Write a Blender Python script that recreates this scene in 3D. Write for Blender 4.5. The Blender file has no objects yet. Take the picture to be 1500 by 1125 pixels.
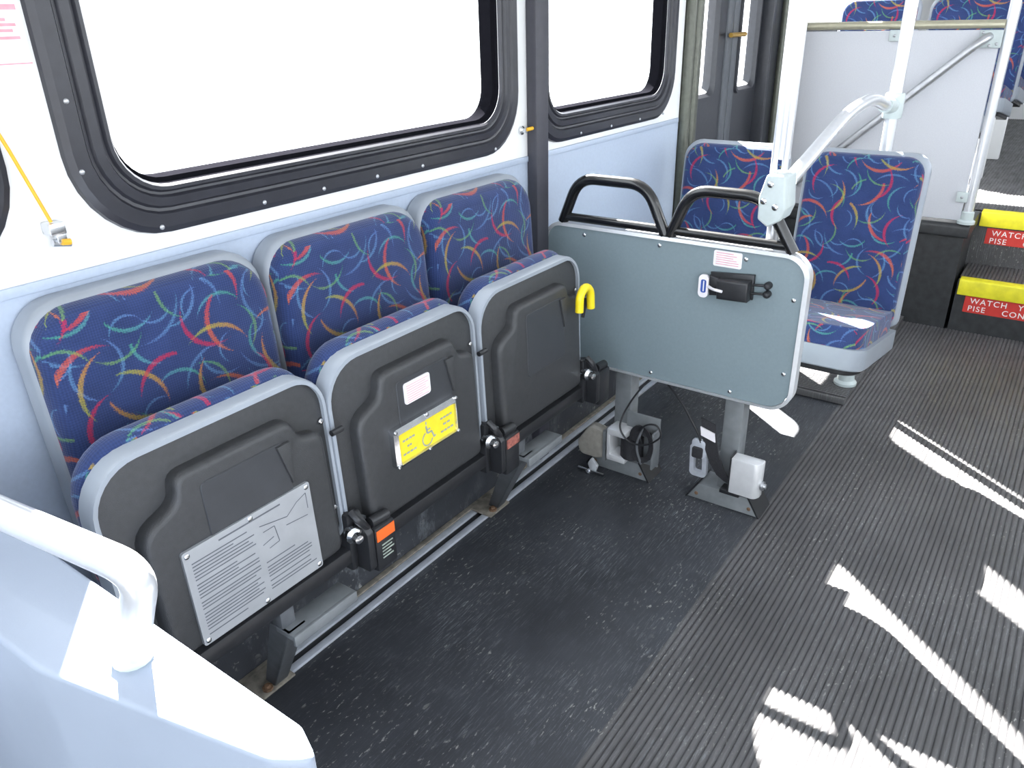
import bpy, bmesh, math, random
from mathutils import Vector, Matrix
random.seed(7)
S = bpy.context.scene
COL = S.collection
V = Vector

# ------------------------------------------------------------------ materials
def new_mat(name):
    m = bpy.data.materials.new(name); m.use_nodes = True
    nt = m.node_tree; b = nt.nodes['Principled BSDF']
    return m, nt, b

def lin(r, g, b):
    f = lambda c: (c/255/12.92) if c/255 <= .04045 else ((c/255+.055)/1.055)**2.4
    return (f(r), f(g), f(b), 1)

def mat(name, rgb, rough=.5, metal=0, var=.12, nscale=60, bump=0.0, bscale=400, spec=.5, coat=0):
    m, nt, b = new_mat(name)
    N, L = nt.nodes, nt.links
    c = lin(*rgb)
    b.inputs['Roughness'].default_value = rough
    b.inputs['Metallic'].default_value = metal
    b.inputs['Specular IOR Level'].default_value = spec
    if coat: b.inputs['Coat Weight'].default_value = coat
    tc = N.new('ShaderNodeTexCoord')
    no = N.new('ShaderNodeTexNoise'); no.inputs['Scale'].default_value = nscale; no.inputs['Detail'].default_value = 3
    L.new(tc.outputs['Object'], no.inputs['Vector'])
    r = N.new('ShaderNodeValToRGB')
    r.color_ramp.elements[0].position = .3; r.color_ramp.elements[1].position = .7
    r.color_ramp.elements[0].color = [x*(1-var) for x in c[:3]]+[1]
    r.color_ramp.elements[1].color = [min(1, x*(1+var)) for x in c[:3]]+[1]
    L.new(no.outputs['Fac'], r.inputs['Fac']); L.new(r.outputs['Color'], b.inputs['Base Color'])
    if bump:
        n2 = N.new('ShaderNodeTexNoise'); n2.inputs['Scale'].default_value = bscale; n2.inputs['Detail'].default_value = 2
        L.new(tc.outputs['Object'], n2.inputs['Vector'])
        bp = N.new('ShaderNodeBump'); bp.inputs['Strength'].default_value = bump; bp.inputs['Distance'].default_value = .001
        L.new(n2.outputs['Fac'], bp.inputs['Height']); L.new(bp.outputs['Normal'], b.inputs['Normal'])
    return m

def fabric_mat(name, base, tint=1.0):
    m, nt, b = new_mat(name)
    N, L = nt.nodes, nt.links
    b.inputs['Roughness'].default_value = .95
    b.inputs['Specular IOR Level'].default_value = .15
    b.inputs['Sheen Weight'].default_value = .25
    b.inputs['Sheen Roughness'].default_value = .5
    uv = N.new('ShaderNodeUVMap'); uv.uv_map = 'UVMap'
    def math_(op, a, bb=None, c=None):
        n = N.new('ShaderNodeMath'); n.operation = op
        for i, x in enumerate((a, bb, c)):
            if x is None: continue
            if isinstance(x, (int, float)): n.inputs[i].default_value = x
            else: L.new(x, n.inputs[i])
        return n.outputs[0]
    # weave : small dark diamonds on the blue
    sep = N.new('ShaderNodeSeparateXYZ'); L.new(uv.outputs['UV'], sep.inputs[0])
    k = 2*math.pi/.0062
    sx = math_('SINE', math_('MULTIPLY', math_('ADD', sep.outputs[0], sep.outputs[1]), k*.7))
    sy = math_('SINE', math_('MULTIPLY', math_('SUBTRACT', sep.outputs[0], sep.outputs[1]), k*.7))
    wv = math_('MULTIPLY_ADD', math_('MULTIPLY', sx, sy), .5, .5)
    ns = N.new('ShaderNodeTexNoise'); ns.inputs['Scale'].default_value = 14; ns.inputs['Detail'].default_value = 4
    L.new(uv.outputs['UV'], ns.inputs['Vector'])
    fine = N.new('ShaderNodeTexNoise'); fine.inputs['Scale'].default_value = 420; fine.inputs['Detail'].default_value = 2
    L.new(uv.outputs['UV'], fine.inputs['Vector'])
    rmp = N.new('ShaderNodeValToRGB')
    dk = [x*.50 for x in base[:3]]+[1]; lt = [x*1.35 for x in base[:3]]+[1]
    rmp.color_ramp.elements[0].color = dk; rmp.color_ramp.elements[1].color = lt
    fac = math_('MULTIPLY_ADD', wv, .42, math_('MULTIPLY', ns.outputs['Fac'], .65))
    L.new(fac, rmp.inputs['Fac'])
    col = rmp.outputs['Color']
    red, orange, ygreen, green, cyan, pale = lin(182,34,66), lin(196,112,42), lin(140,165,60), lin(70,160,110), lin(95,150,180), lin(105,135,195)
    layers = [  # scale, r0, half angle, width, colour start, colour end, strength
        (8.0, .42, 1.05, .030, cyan, pale, .5),
        (9.5, .30, 1.2, .026, pale, cyan, .5),
        (7.6, .55, .8, .028, pale, cyan, .45),
        (8.0, .40, 1.1, .030, green, cyan, .6),
        (6.4, .46, 1.05, .036, red, orange, .75),
        (7.0, .52, .9, .034, orange, ygreen, .75),
        (7.2, .46, 1.05, .036, red, red, .7),
        (8.4, .45, 1.0, .028, ygreen, green, .55),
    ]
    for i, (sc, r0, am, w, c0, c1, st) in enumerate(layers):
        mp = N.new('ShaderNodeMapping'); mp.inputs['Scale'].default_value = (sc, sc, 1)
        mp.inputs['Location'].default_value = (3.7*i+.3, 1.9*i+.8, 0); mp.inputs['Rotation'].default_value = (0, 0, .6*i)
        L.new(uv.outputs['UV'], mp.inputs['Vector'])
        vo = N.new('ShaderNodeTexVoronoi'); vo.voronoi_dimensions = '2D'; vo.inputs['Scale'].default_value = 1
        vo.inputs['Randomness'].default_value = .75
        L.new(mp.outputs['Vector'], vo.inputs['Vector'])
        d = N.new('ShaderNodeVectorMath'); d.operation = 'SUBTRACT'
        L.new(mp.outputs['Vector'], d.inputs[0]); L.new(vo.outputs['Position'], d.inputs[1])
        sc_ = N.new('ShaderNodeSeparateColor'); L.new(vo.outputs['Color'], sc_.inputs[0])
        ro = N.new('ShaderNodeVectorRotate'); ro.rotation_type = 'Z_AXIS'
        L.new(d.outputs[0], ro.inputs['Vector']); L.new(math_('MULTIPLY', sc_.outputs[0], 6.283), ro.inputs['Angle'])
        s2 = N.new('ShaderNodeSeparateXYZ'); L.new(ro.outputs[0], s2.inputs[0])
        px = math_('ADD', s2.outputs[0], r0); py = s2.outputs[1]
        rad = math_('SQRT', math_('ADD', math_('MULTIPLY', px, px), math_('MULTIPLY', py, py)))
        al = math_('DIVIDE', math_('ARCTAN2', py, px), am)
        e = math_('ABSOLUTE', math_('SUBTRACT', rad, r0))
        taper = math_('SUBTRACT', 1.0, math_('MULTIPLY', al, al))
        wid = math_('MULTIPLY', taper, w)
        jit = math_('MULTIPLY_ADD', fine.outputs['Fac'], .085, -.0425)
        mk = math_('SUBTRACT', math_('ADD', wid, jit), e)
        mr = N.new('ShaderNodeMapRange'); mr.interpolation_type = 'SMOOTHSTEP'
        mr.inputs['From Min'].default_value = -.004; mr.inputs['From Max'].default_value = .014
        mr.inputs['To Max'].default_value = st
        L.new(mk, mr.inputs['Value'])
        cr = N.new('ShaderNodeMix'); cr.data_type = 'RGBA'
        cr.inputs[6].default_value = c0; cr.inputs[7].default_value = c1
        L.new(math_('MULTIPLY_ADD', al, .5, .5), cr.inputs[0])
        mx = N.new('ShaderNodeMix'); mx.data_type = 'RGBA'
        L.new(math_('MULTIPLY', mr.outputs[0], math_('MULTIPLY_ADD', wv, .55, .55)), mx.inputs[0])
        L.new(col, mx.inputs[6]); L.new(cr.outputs[2], mx.inputs[7])
        col = mx.outputs[2]
    L.new(col, b.inputs['Base Color'])
    bp = N.new('ShaderNodeBump'); bp.inputs['Strength'].default_value = .35; bp.inputs['Distance'].default_value = .002
    L.new(math_('ADD', wv, fine.outputs['Fac']), bp.inputs['Height']); L.new(bp.outputs['Normal'], b.inputs['Normal'])
    return m

def floor_mat(name, base, ribbed=False):
    m, nt, b = new_mat(name)
    N, L = nt.nodes, nt.links
    tc = N.new('ShaderNodeTexCoord')
    def noise(sc, scale, detail=4, rough=.6):
        mp = N.new('ShaderNodeMapping'); mp.inputs['Scale'].default_value = sc
        L.new(tc.outputs['Object'], mp.inputs['Vector'])
        n = N.new('ShaderNodeTexNoise'); n.inputs['Scale'].default_value = scale; n.inputs['Detail'].default_value = detail
        n.inputs['Roughness'].default_value = rough
        L.new(mp.outputs[0], n.inputs['Vector']); return n.outputs['Fac']
    def ramp(f, p0, p1, c0, c1):
        r = N.new('ShaderNodeValToRGB'); e = r.color_ramp.elements
        e[0].position, e[1].position = p0, p1; e[0].color, e[1].color = c0, c1
        L.new(f, r.inputs['Fac']); return r.outputs['Color']
    def mix(fac, a, bb):
        x = N.new('ShaderNodeMix'); x.data_type = 'RGBA'
        L.new(fac, x.inputs[0]); L.new(a, x.inputs[6])
        if isinstance(bb, tuple): x.inputs[7].default_value = bb
        else: L.new(bb, x.inputs[7])
        return x.outputs[2]
    W = (1, 1, 1, 1); K = (0, 0, 0, 1)
    c = lin(*base)
    big = ramp(noise((1, 1, 1), 3.0), .3, .7, [x*.72 for x in c[:3]]+[1], [x*1.3 for x in c[:3]]+[1])
    # scuffs drawn out along the bus
    scuff = ramp(noise((2.2, 30, 1), 8.0, 6, .8), .52, .68, K, (.7, .7, .7, 1))
    zone = ramp(noise((1, 1, 1), 3.2, 3), .40, .66, (.12, .12, .12, 1), W)
    mul = N.new('ShaderNodeMix'); mul.data_type = 'RGBA'; mul.blend_type = 'MULTIPLY'; mul.inputs[0].default_value = 1
    L.new(scuff, mul.inputs[6]); L.new(zone, mul.inputs[7])
    col = mix(mul.outputs[2], big, lin(150, 155, 160))
    speck = ramp(noise((1, 2.5, 1), 60 if ribbed else 45, 4), .60, .66, K, (.7, .7, .7, 1))
    mul2 = N.new('ShaderNodeMix'); mul2.data_type = 'RGBA'; mul2.blend_type = 'MULTIPLY'; mul2.inputs[0].default_value = 1
    L.new(speck, mul2.inputs[6]); L.new(ramp(noise((1, 1, 1), 4.5, 3), .46, .60, K, W), mul2.inputs[7])
    col = mix(mul2.outputs[2], col, lin(165, 165, 160))
    if ribbed:
        at = N.new('ShaderNodeAttribute'); at.attribute_name = 'groove'
        col = mix(ramp(at.outputs['Fac'], .0, 1.0, K, (.6, .6, .6, 1)), col, lin(26, 27, 30))  # shade between the ribs painted into the groove colour
    L.new(col, b.inputs['Base Color'])
    r = ramp(noise((1, 5, 1), 6), .3, .7, (.34, .34, .34, 1), (.55, .55, .55, 1))
    L.new(r, b.inputs['Roughness'])
    b.inputs['Specular IOR Level'].default_value = .4
    bp = N.new('ShaderNodeBump'); bp.inputs['Strength'].default_value = .25; bp.inputs['Distance'].default_value = .001
    L.new(noise((1, 1, 1), 250, 2), bp.inputs['Height']); L.new(bp.outputs['Normal'], b.inputs['Normal'])
    return m

def glass_mat(name):
    m = bpy.data.materials.new(name); m.use_nodes = True
    nt = m.node_tree; N, L = nt.nodes, nt.links
    N.remove(N['Principled BSDF'])
    t = N.new('ShaderNodeBsdfTransparent'); g = N.new('ShaderNodeBsdfGlossy'); g.inputs['Roughness'].default_value = .03
    tc = N.new('ShaderNodeTexCoord'); no = N.new('ShaderNodeTexNoise'); no.inputs['Scale'].default_value = 5
    L.new(tc.outputs['Object'], no.inputs['Vector'])
    mr = N.new('ShaderNodeMapRange'); mr.inputs['To Min'].default_value = .04; mr.inputs['To Max'].default_value = .07
    L.new(no.outputs['Fac'], mr.inputs['Value'])
    mx = N.new('ShaderNodeMixShader'); L.new(mr.outputs[0], mx.inputs[0])
    L.new(t.outputs[0], mx.inputs[1]); L.new(g.outputs[0], mx.inputs[2])
    L.new(mx.outputs[0], N['Material Output'].inputs['Surface'])
    return m

M = dict(
    fabric=fabric_mat('seat_fabric', lin(46, 61, 104)),
    shell=mat('grey_plastic', (150, 157, 166), .32, var=.04, nscale=20),
    pan=mat('black_textured_plastic', (56, 57, 59), .42, var=.10, nscale=90, bump=.5, bscale=700),
    recess=mat('smooth_dark_plastic', (54, 56, 60), .45, var=.08, nscale=30),
    black=mat('black_metal', (38, 39, 42), .38, var=.15),
    blackgloss=mat('black_gloss_tube', (20, 21, 23), .22, var=.1, spec=.7),
    steel=mat('grey_painted_steel', (126, 130, 133), .45, var=.12, nscale=25, metal=.2),
    dsteel=mat('dark_grey_steel', (92, 95, 99), .5, var=.15, nscale=30),
    chrome=mat('bright_metal', (215, 217, 220), .2, metal=1, var=.05),
    alu=mat('brushed_aluminium', (190, 192, 196), .38, metal=.85, var=.08, nscale=40),
    plate=mat('engraved_metal_plate', (165, 168, 172), .45, metal=.35, var=.06, nscale=25),
    print=mat('dark_printing', (95, 98, 104), .7),
    white=mat('white_wall_panel', (235, 236, 236), .5, var=.02, nscale=8),
    lower=mat('pale_blue_grey_laminate', (176, 188, 206), .5, var=.03, nscale=120, bump=.15, bscale=500),
    rubber=mat('black_rubber', (44, 45, 52), .32, var=.12, nscale=40),
    bead=mat('matt_black_bead', (20, 20, 24), .9, var=.1, spec=0),
    pillar=mat('dark_grey_strip', (62, 62, 70), .5, var=.06),
    panel=mat('grey_green_laminate', (126, 141, 147), .42, var=.03, nscale=150, bump=.12, bscale=600),
    trimw=mat('light_grey_trim', (205, 208, 212), .3, metal=.3, var=.04),
    track=mat('bright_track_metal', (196, 201, 210), .35, metal=.25, var=.10, nscale=30),
    cover=mat('polished_cover', (232, 233, 235), .22, metal=.35, var=.03),
    railtop=mat('warm_metal_rail', (186, 182, 160), .3, metal=.5, var=.06),
    beige=mat('worn_grey_beige_cover', (150, 146, 138), .5, var=.12),
    clamp=mat('pale_grey_casting', (190, 200, 200), .4, var=.04),
    polew=mat('satin_pole', (228, 230, 234), .28, metal=.55, var=.03),
    doorp=mat('dark_door_frame', (48, 50, 56), .35, var=.1),
    seal=mat('grey_door_seal', (84, 88, 94), .5, var=.08),
    olive=mat('dull_anodised_post', (92, 94, 86), .35, metal=.4, var=.12),
    half=mat('pale_grey_half_wall', (200, 202, 208), .5, var=.03, nscale=200, bump=.1, bscale=500),
    riser=mat('black_riser_vinyl', (44, 46, 48), .4, var=.3, nscale=30, bump=.3, bscale=150),
    yellow=mat('yellow_nosing', (226, 216, 40), .5, var=.12, nscale=25),
    hook=mat('yellow_plastic', (240, 215, 30), .3, var=.04),
    red=mat('red_sticker', (198, 52, 44), .5, var=.05),
    sticker=mat('white_sticker', (236, 232, 236), .5, var=.02),
    pink=mat('faded_red_printing', (222, 160, 172), .6),
    letter=mat('white_lettering', (240, 238, 235), .5, var=.02),
    ysign=mat('yellow_sign', (240, 214, 45), .4, var=.04),
    greyprint=mat('grey_printing', (150, 160, 150), .6),
    orange=mat('orange_label', (235, 105, 40), .5, var=.06),
    wornlabel=mat('worn_label', (150, 90, 80), .5, var=.5, nscale=120),
    strap=mat('black_webbing', (42, 42, 46), .85, var=.2, nscale=200),
    cord=mat('yellow_cord', (232, 178, 45), .5, var=.06),
    blue=mat('blue_badge', (60, 90, 170), .4, var=.1),
    fender=mat('smooth_grey_blue_plastic', (150, 160, 176), .38, var=.03, nscale=10, bump=.1, bscale=400),
    worn=mat('worn_edge', (130, 124, 114), .6, var=.35, nscale=50),
    rust=mat('rusty_bolt', (110, 85, 65), .7, var=.3),
    floor=floor_mat('smooth_black_floor', (58, 60, 65)),
    ribs=floor_mat('ribbed_black_floor', (82, 81, 82), True),
    glass=glass_mat('clear_glass'),
    ceil=mat('ceiling_panel', (225, 226, 226), .6, var=.02),
    goldm=mat('brass_reflection', (200, 160, 80), .35, metal=.8),
)

# ------------------------------------------------------------------ geometry helpers
def rrect(x0, x1, z0, z1, r, seg=6):
    """closed outline, counter-clockwise from bottom-left; r = one radius or (bl, br, tr, tl)"""
    if not isinstance(r, (tuple, list)): r = (r,)*4
    out = []
    cs = [(x0, z0, 1, 1, 180), (x1, z0, -1, 1, 270), (x1, z1, -1, -1, 0), (x0, z1, 1, -1, 90)]
    for (cx, cz, sx, sz, a0), rr in zip(cs, r):
        rr = max(rr, 1e-4)
        for i in range(seg+1):
            a = math.radians(a0+90*i/seg)
            out.append((cx+sx*rr+rr*math.cos(a), cz+sz*rr+rr*math.sin(a)))
    return out

def fillet(pts, rad, seg=4):
    n = len(pts); out = []
    if not isinstance(rad, (tuple, list)): rad = [rad]*n
    for i in range(n):
        p0, p, p1 = V(pts[i-1]), V(pts[i]), V(pts[(i+1) % n])
        a, b = (p0-p), (p1-p)
        r = rad[i]
        if r <= 0: out.append(tuple(p)); continue
        ang = a.angle(b); t = min(r/math.tan(ang/2), a.length*.48, b.length*.48)
        s, e = p+a.normalized()*t, p+b.normalized()*t
        for k in range(seg+1):
            u = k/seg
            out.append(tuple((1-u)**2*s+2*u*(1-u)*p+u*u*e))
    return out

AX = {'X': lambda a, b, c: (c, a, b), 'Y': lambda a, b, c: (a, c, b), 'Z': lambda a, b, c: (a, b, c)}
def prism(bm, pts, axis, c0, c1, bevel=0, seg=2, bevel_ends='both', xf=None):
    f = AX[axis]
    lo = [bm.verts.new(f(a, b, c0)) for a, b in pts]; hi = [bm.verts.new(f(a, b, c1)) for a, b in pts]
    n = len(pts); faces = [bm.faces.new(lo[::-1]), bm.faces.new(hi)]
    for i in range(n): faces.append(bm.faces.new((lo[i], lo[(i+1) % n], hi[(i+1) % n], hi[i])))
    bmesh.ops.recalc_face_normals(bm, faces=faces)
    vs = set(lo+hi)
    if bevel:
        es = set()
        if bevel_ends in ('both', 'lo'): es |= set(faces[0].edges)
        if bevel_ends in ('both', 'hi'): es |= set(faces[1].edges)
        r = bmesh.ops.bevel(bm, geom=list(es), offset=bevel, segments=seg, profile=.5, affect='EDGES', clamp_overlap=True)
        vs = {v for v in vs if v.is_valid} | set(r['verts'])
    if xf:
        for v in vs: v.co = xf(v.co)
    return list(vs)

def box(bm, x0, x1, y0, y1, z0, z1, bevel=0, seg=2, xf=None):
    x0, x1 = sorted((x0, x1)); y0, y1 = sorted((y0, y1)); z0, z1 = sorted((z0, z1))
    vs = [bm.verts.new((x, y, z)) for x in (x0, x1) for y in (y0, y1) for z in (z0, z1)]
    q = [(0, 1, 3, 2), (4, 6, 7, 5), (0, 4, 5, 1), (2, 3, 7, 6), (0, 2, 6, 4), (1, 5, 7, 3)]
    fs = [bm.faces.new([vs[i] for i in t]) for t in q]
    out = set(vs)
    if bevel:
        es = {e for f in fs for e in f.edges}
        r = bmesh.ops.bevel(bm, geom=list(es), offset=bevel, segments=seg, profile=.5, affect='EDGES', clamp_overlap=True)
        out = {v for v in out if v.is_valid} | set(r['verts'])
    if xf:
        for v in out: v.co = xf(v.co)
    return list(out)

def loft(bm, loops, cap0=False, cap1=False, closed=False):
    rows = [[bm.verts.new(p) for p in lp] for lp in loops]
    n = len(rows[0]); fs = []
    pairs = list(zip(rows, rows[1:])) + ([(rows[-1], rows[0])] if closed else [])
    for a, b in pairs:
        for i in range(n):
            fs.append(bm.faces.new((a[i], a[(i+1) % n], b[(i+1) % n], b[i])))
    if cap0: fs.append(bm.faces.new(rows[0][::-1]))
    if cap1: fs.append(bm.faces.new(rows[-1]))
    bmesh.ops.recalc_face_normals(bm, faces=fs)

def smooth_path(pts, r, seg=6):
    pts = [V(p) for p in pts]; out = [pts[0]]
    for i in range(1, len(pts)-1):
        a, b = pts[i-1]-pts[i], pts[i+1]-pts[i]
        t = min(r, a.length*.48, b.length*.48)
        s, e = pts[i]+a.normalized()*t, pts[i]+b.normalized()*t
        for k in range(seg+1):
            u = k/seg; out.append((1-u)**2*s+2*u*(1-u)*pts[i]+u*u*e)
    out.append(pts[-1]); return out

def tube(bm, pts, r, n=14, bend=0, seg=6, closed=False, section=None):
    """sweep a round (or given) section along a path with parallel transport"""
    P = smooth_path(pts, bend, seg) if bend else [V(p) for p in pts]
    T = []
    for i in range(len(P)):
        a = P[i-1] if (i > 0 or closed) else P[i]; b = P[(i+1) % len(P)] if (i < len(P)-1 or closed) else P[i]
        T.append((b-a).normalized())
    up = V((0, 0, 1)) if abs(T[0].z) < .9 else V((1, 0, 0))
    nrm = (up-T[0]*up.dot(T[0])).normalized()
    sec = section or [(r*math.cos(2*math.pi*k/n), r*math.sin(2*math.pi*k/n)) for k in range(n)]
    loops = []
    for i in range(len(P)):
        nrm = (nrm-T[i]*nrm.dot(T[i])).normalized(); bi = T[i].cross(nrm)
        loops.append([P[i]+nrm*a+bi*b for a, b in sec])
    loft(bm, loops, not closed, not closed, closed)

def lathe(bm, origin, direction, prof, n=20):
    """prof = [(radius, distance along axis)]"""
    d = V(direction).normalized(); u = d.orthogonal().normalized(); w = d.cross(u); o = V(origin)
    loft(bm, [[o+d*h+(u*math.cos(2*math.pi*k/n)+w*math.sin(2*math.pi*k/n))*max(r, 1e-4) for k in range(n)] for r, h in prof], True, True)

def new(): return bmesh.new()

def world_loc(p):
    l = V((0, 0, 0))
    while p is not None: l = l+p.location; p = p.parent
    return l

def obj(name, bm, m, parent=None, angle=35, **tags):
    me = bpy.data.meshes.new(name)
    off = world_loc(parent)
    for v in bm.verts: v.co -= off
    bm.normal_update()
    uvl = bm.loops.layers.uv.new('UVMap')
    for f in bm.faces:
        n = f.normal; a = max(range(3), key=lambda i: abs(n[i]))
        for l in f.loops:
            c = l.vert.co
            l[uvl].uv = (c.y, c.z+c.x*.5) if a == 0 else ((c.x, c.z+c.y*.5) if a == 1 else (c.x, c.y) if len(tags) == 0 else (c.x, c.y))
    bm.to_mesh(me); bm.free()
    me.polygons.foreach_set('use_smooth', [True]*len(me.polygons))
    me.set_sharp_from_angle(angle=math.radians(angle))
    me.materials.append(M[m] if isinstance(m, str) else m)
    o = bpy.data.objects.new(name, me); COL.objects.link(o); o.parent = parent
    for k, v in tags.items(): o[k] = v
    return o

def thing(name, label, cat, loc=(0, 0, 0), group=None, parent=None):
    o = bpy.data.objects.new(name, None); COL.objects.link(o); o.location = loc
    o.empty_display_size = .05
    o['label'] = label; o['category'] = cat
    if group: o['group'] = group
    return o

def tag(o, label, cat, group=None):
    o['label'] = label; o['category'] = cat
    if group: o['group'] = group
    return o

def struct(name, bm, m, parent=None):
    o = obj(name, bm, m, parent)
    if parent is None: o['kind'] = 'structure'
    return o

def struct_root(name, loc=(0, 0, 0)):
    o = bpy.data.objects.new(name, None); COL.objects.link(o); o.location = loc; o['kind'] = 'structure'; o.empty_display_size = .05
    return o

def copy_tree(o, parent=None):
    c = o.copy(); COL.objects.link(c); c.parent = parent
    for ch in o.children: copy_tree(ch, c)
    return c

def text_mesh(txt, size, spacing=1.0, bold=.0):
    cu = bpy.data.curves.new('lettering', 'FONT'); cu.body = txt; cu.size = size; cu.space_character = spacing; cu.offset = bold
    t = bpy.data.objects.new('lettering', cu); COL.objects.link(t)
    dg = bpy.context.evaluated_depsgraph_get()
    me = bpy.data.meshes.new_from_object(t.evaluated_get(dg))
    bm = new(); bm.from_mesh(me)
    bpy.data.objects.remove(t); bpy.data.curves.remove(cu); bpy.data.meshes.remove(me)
    return bm

def rivet(bm, p, d, r=.006, h=.003):
    lathe(bm, p, d, [(r, 0), (r, h*.4), (r*.7, h*.85), (r*.2, h)], 10)

def holes_panel(bm, x0, x1, z0, z1, y0, y1, holes):
    xs = sorted({x0, x1} | {h[0] for h in holes} | {h[1] for h in holes}); zs = sorted({z0, z1} | {h[2] for h in holes} | {h[3] for h in holes})
    xs = [x for x in xs if x0 <= x <= x1]; zs = [z for z in zs if z0 <= z <= z1]
    inside = lambda i, j: 0 <= i < len(xs)-1 and 0 <= j < len(zs)-1 and not any(h[0]-1e-6 <= xs[i] and xs[i+1] <= h[1]+1e-6 and h[2]-1e-6 <= zs[j] and zs[j+1] <= h[3]+1e-6 for h in holes)
    cache = {}
    def vv(i, j, y):
        k = (i, j, y)
        if k not in cache: cache[k] = bm.verts.new((xs[i], y, zs[j]))
        return cache[k]
    fs = []
    for i in range(len(xs)-1):
        for j in range(len(zs)-1):
            if not inside(i, j): continue
            fs.append(bm.faces.new((vv(i, j, y0), vv(i+1, j, y0), vv(i+1, j+1, y0), vv(i, j+1, y0))))
            fs.append(bm.faces.new((vv(i, j, y1), vv(i, j+1, y1), vv(i+1, j+1, y1), vv(i+1, j, y1))))
            for di, dj, a, b in ((-1, 0, (i, j), (i, j+1)), (1, 0, (i+1, j), (i+1, j+1)), (0, -1, (i, j), (i+1, j)), (0, 1, (i, j+1), (i+1, j+1))):
                if not inside(i+di, j+dj):
                    fs.append(bm.faces.new((vv(*a, y0), vv(*b, y0), vv(*b, y1), vv(*a, y1))))
    bmesh.ops.recalc_face_normals(bm, faces=fs)

def ribs(bm, a0, a1, b0, b1, z, pitch=.015, along='X', depth=.0024):
    """ribbed mat: ribs run along 'along' between a0 and a1, repeat from b1 down to b0"""
    n = int((b1-b0)/pitch); prof = []; b0 = b1-n*pitch
    for i in range(n):
        s = b0+i*pitch
        prof += [(s, z-.0004, .15), (s+pitch*.12, z-depth, 1), (s+pitch*.22, z-depth, 1), (s+pitch*.46, z, 0), (s+pitch*.9, z, 0)]
    prof.append((b1, z-.0004, .15))
    ly = bm.verts.layers.float.get('groove') or bm.verts.layers.float.new('groove')
    rows = []
    for a in (a0, a1):
        r = []
        for b, zz, g in prof:
            v = bm.verts.new((a, b, zz) if along == 'X' else (b, a, zz)); v[ly] = g; r.append(v)
        rows.append(r)
    for i in range(len(prof)-1):
        f = bm.faces.new((rows[0][i], rows[1][i], rows[1][i+1], rows[0][i+1])); f.normal_update()
        if f.normal.z < 0: f.normal_flip()

WY = 1.29       # inner face of the left wall
PX0, PX1 = -1.7, 8.0
# ------------------------------------------------------------------ setting
bm = new(); box(bm, PX0, 3.9, .547, 1.35, -.05, 0); struct('floor', bm, 'floor')
bm = new(); ribs(bm, PX0, 3.9, -1.22, .5475, .001); struct('floor', bm, 'ribs')
bm = new(); box(bm, PX0, PX1, -1.25, .547, -.06, -.012); struct('floor', bm, 'riser')
bm = new(); box(bm, 2.835, 3.88, .53, WY, .002, .028, .004); ribs(bm, .53, WY, 2.835, 3.88, .0315, .015, 'Y', .0035); struct('floor', bm, 'ribs')
# left wall
W0 = (-.80, .5169, 1.018, 1.93); W1 = (.5995, 1.8173, 1.0208, 1.93); W2 = (1.8828, 2.7981, 1.0104, 1.93); W3 = (4.13, 6.0, 1.19, 1.93)
ins = .055
hole = lambda w: (w[0]+ins, w[1]-ins, w[2]+ins, w[3]-ins)
bm = new(); box(bm, PX0, 2.874, WY, WY+.06, 0, .9867); struct('wall_left', bm, 'lower')
bm = new()
holes_panel(bm, PX0, 2.874, .9867, 2.2, WY, WY+.06, [hole(W0), hole(W1), hole(W2)])
holes_panel(bm, 3.70, PX1, 0, 2.2, WY, WY+.06, [hole(W3)])
box(bm, 2.874, 3.70, WY, WY+.06, 2.06, 2.2)
struct('wall_left', bm, 'white')
bm = new()
for a, b in ((PX0, 1.8648), (1.9264, 2.8645)): box(bm, a, b, WY-.007, WY, .9782, .9952, .003)
struct('trim_1', bm, 'lower')
bm = new(); box(bm, 1.8648, 1.9264, WY-.035, WY, .0, 2.2, .006); struct('trim_2', bm, 'pillar')
bm = new(); prism(bm, [(WY-.006, .0005), (WY, .0005), (WY, .36), (WY-.006, .36)], 'X', PX0, 2.6); struct('baseboard_left', bm, 'floor')
bm = new(); box(bm, PX0, PX1, -1.25, 1.35, 2.2, 2.26); struct('ceiling', bm, 'ceil')
bm = new()
holes_panel(bm, PX0, PX1, -.05, 2.2, -1.28, -1.22, [(-1.5, -.1, .35, 2.0), (.05, 1.45, .95, 2.0), (1.55, 2.95, .95, 2.0), (3.1, 4.4, .95, 2.0), (4.6, 6.6, 1.2, 2.0)])
struct('wall_right', bm, 'white')
bm = new(); box(bm, PX0-.05, PX0, -1.25, 1.35, -.05, .85); box(bm, PX0-.05, PX0, -1.25, 1.35, 2.1, 2.26); struct('wall_front', bm, 'white')
bm = new(); box(bm, PX1, PX1+.05, -1.25, 1.35, -.05, 2.26); struct('wall_rear', bm, 'white')

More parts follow.
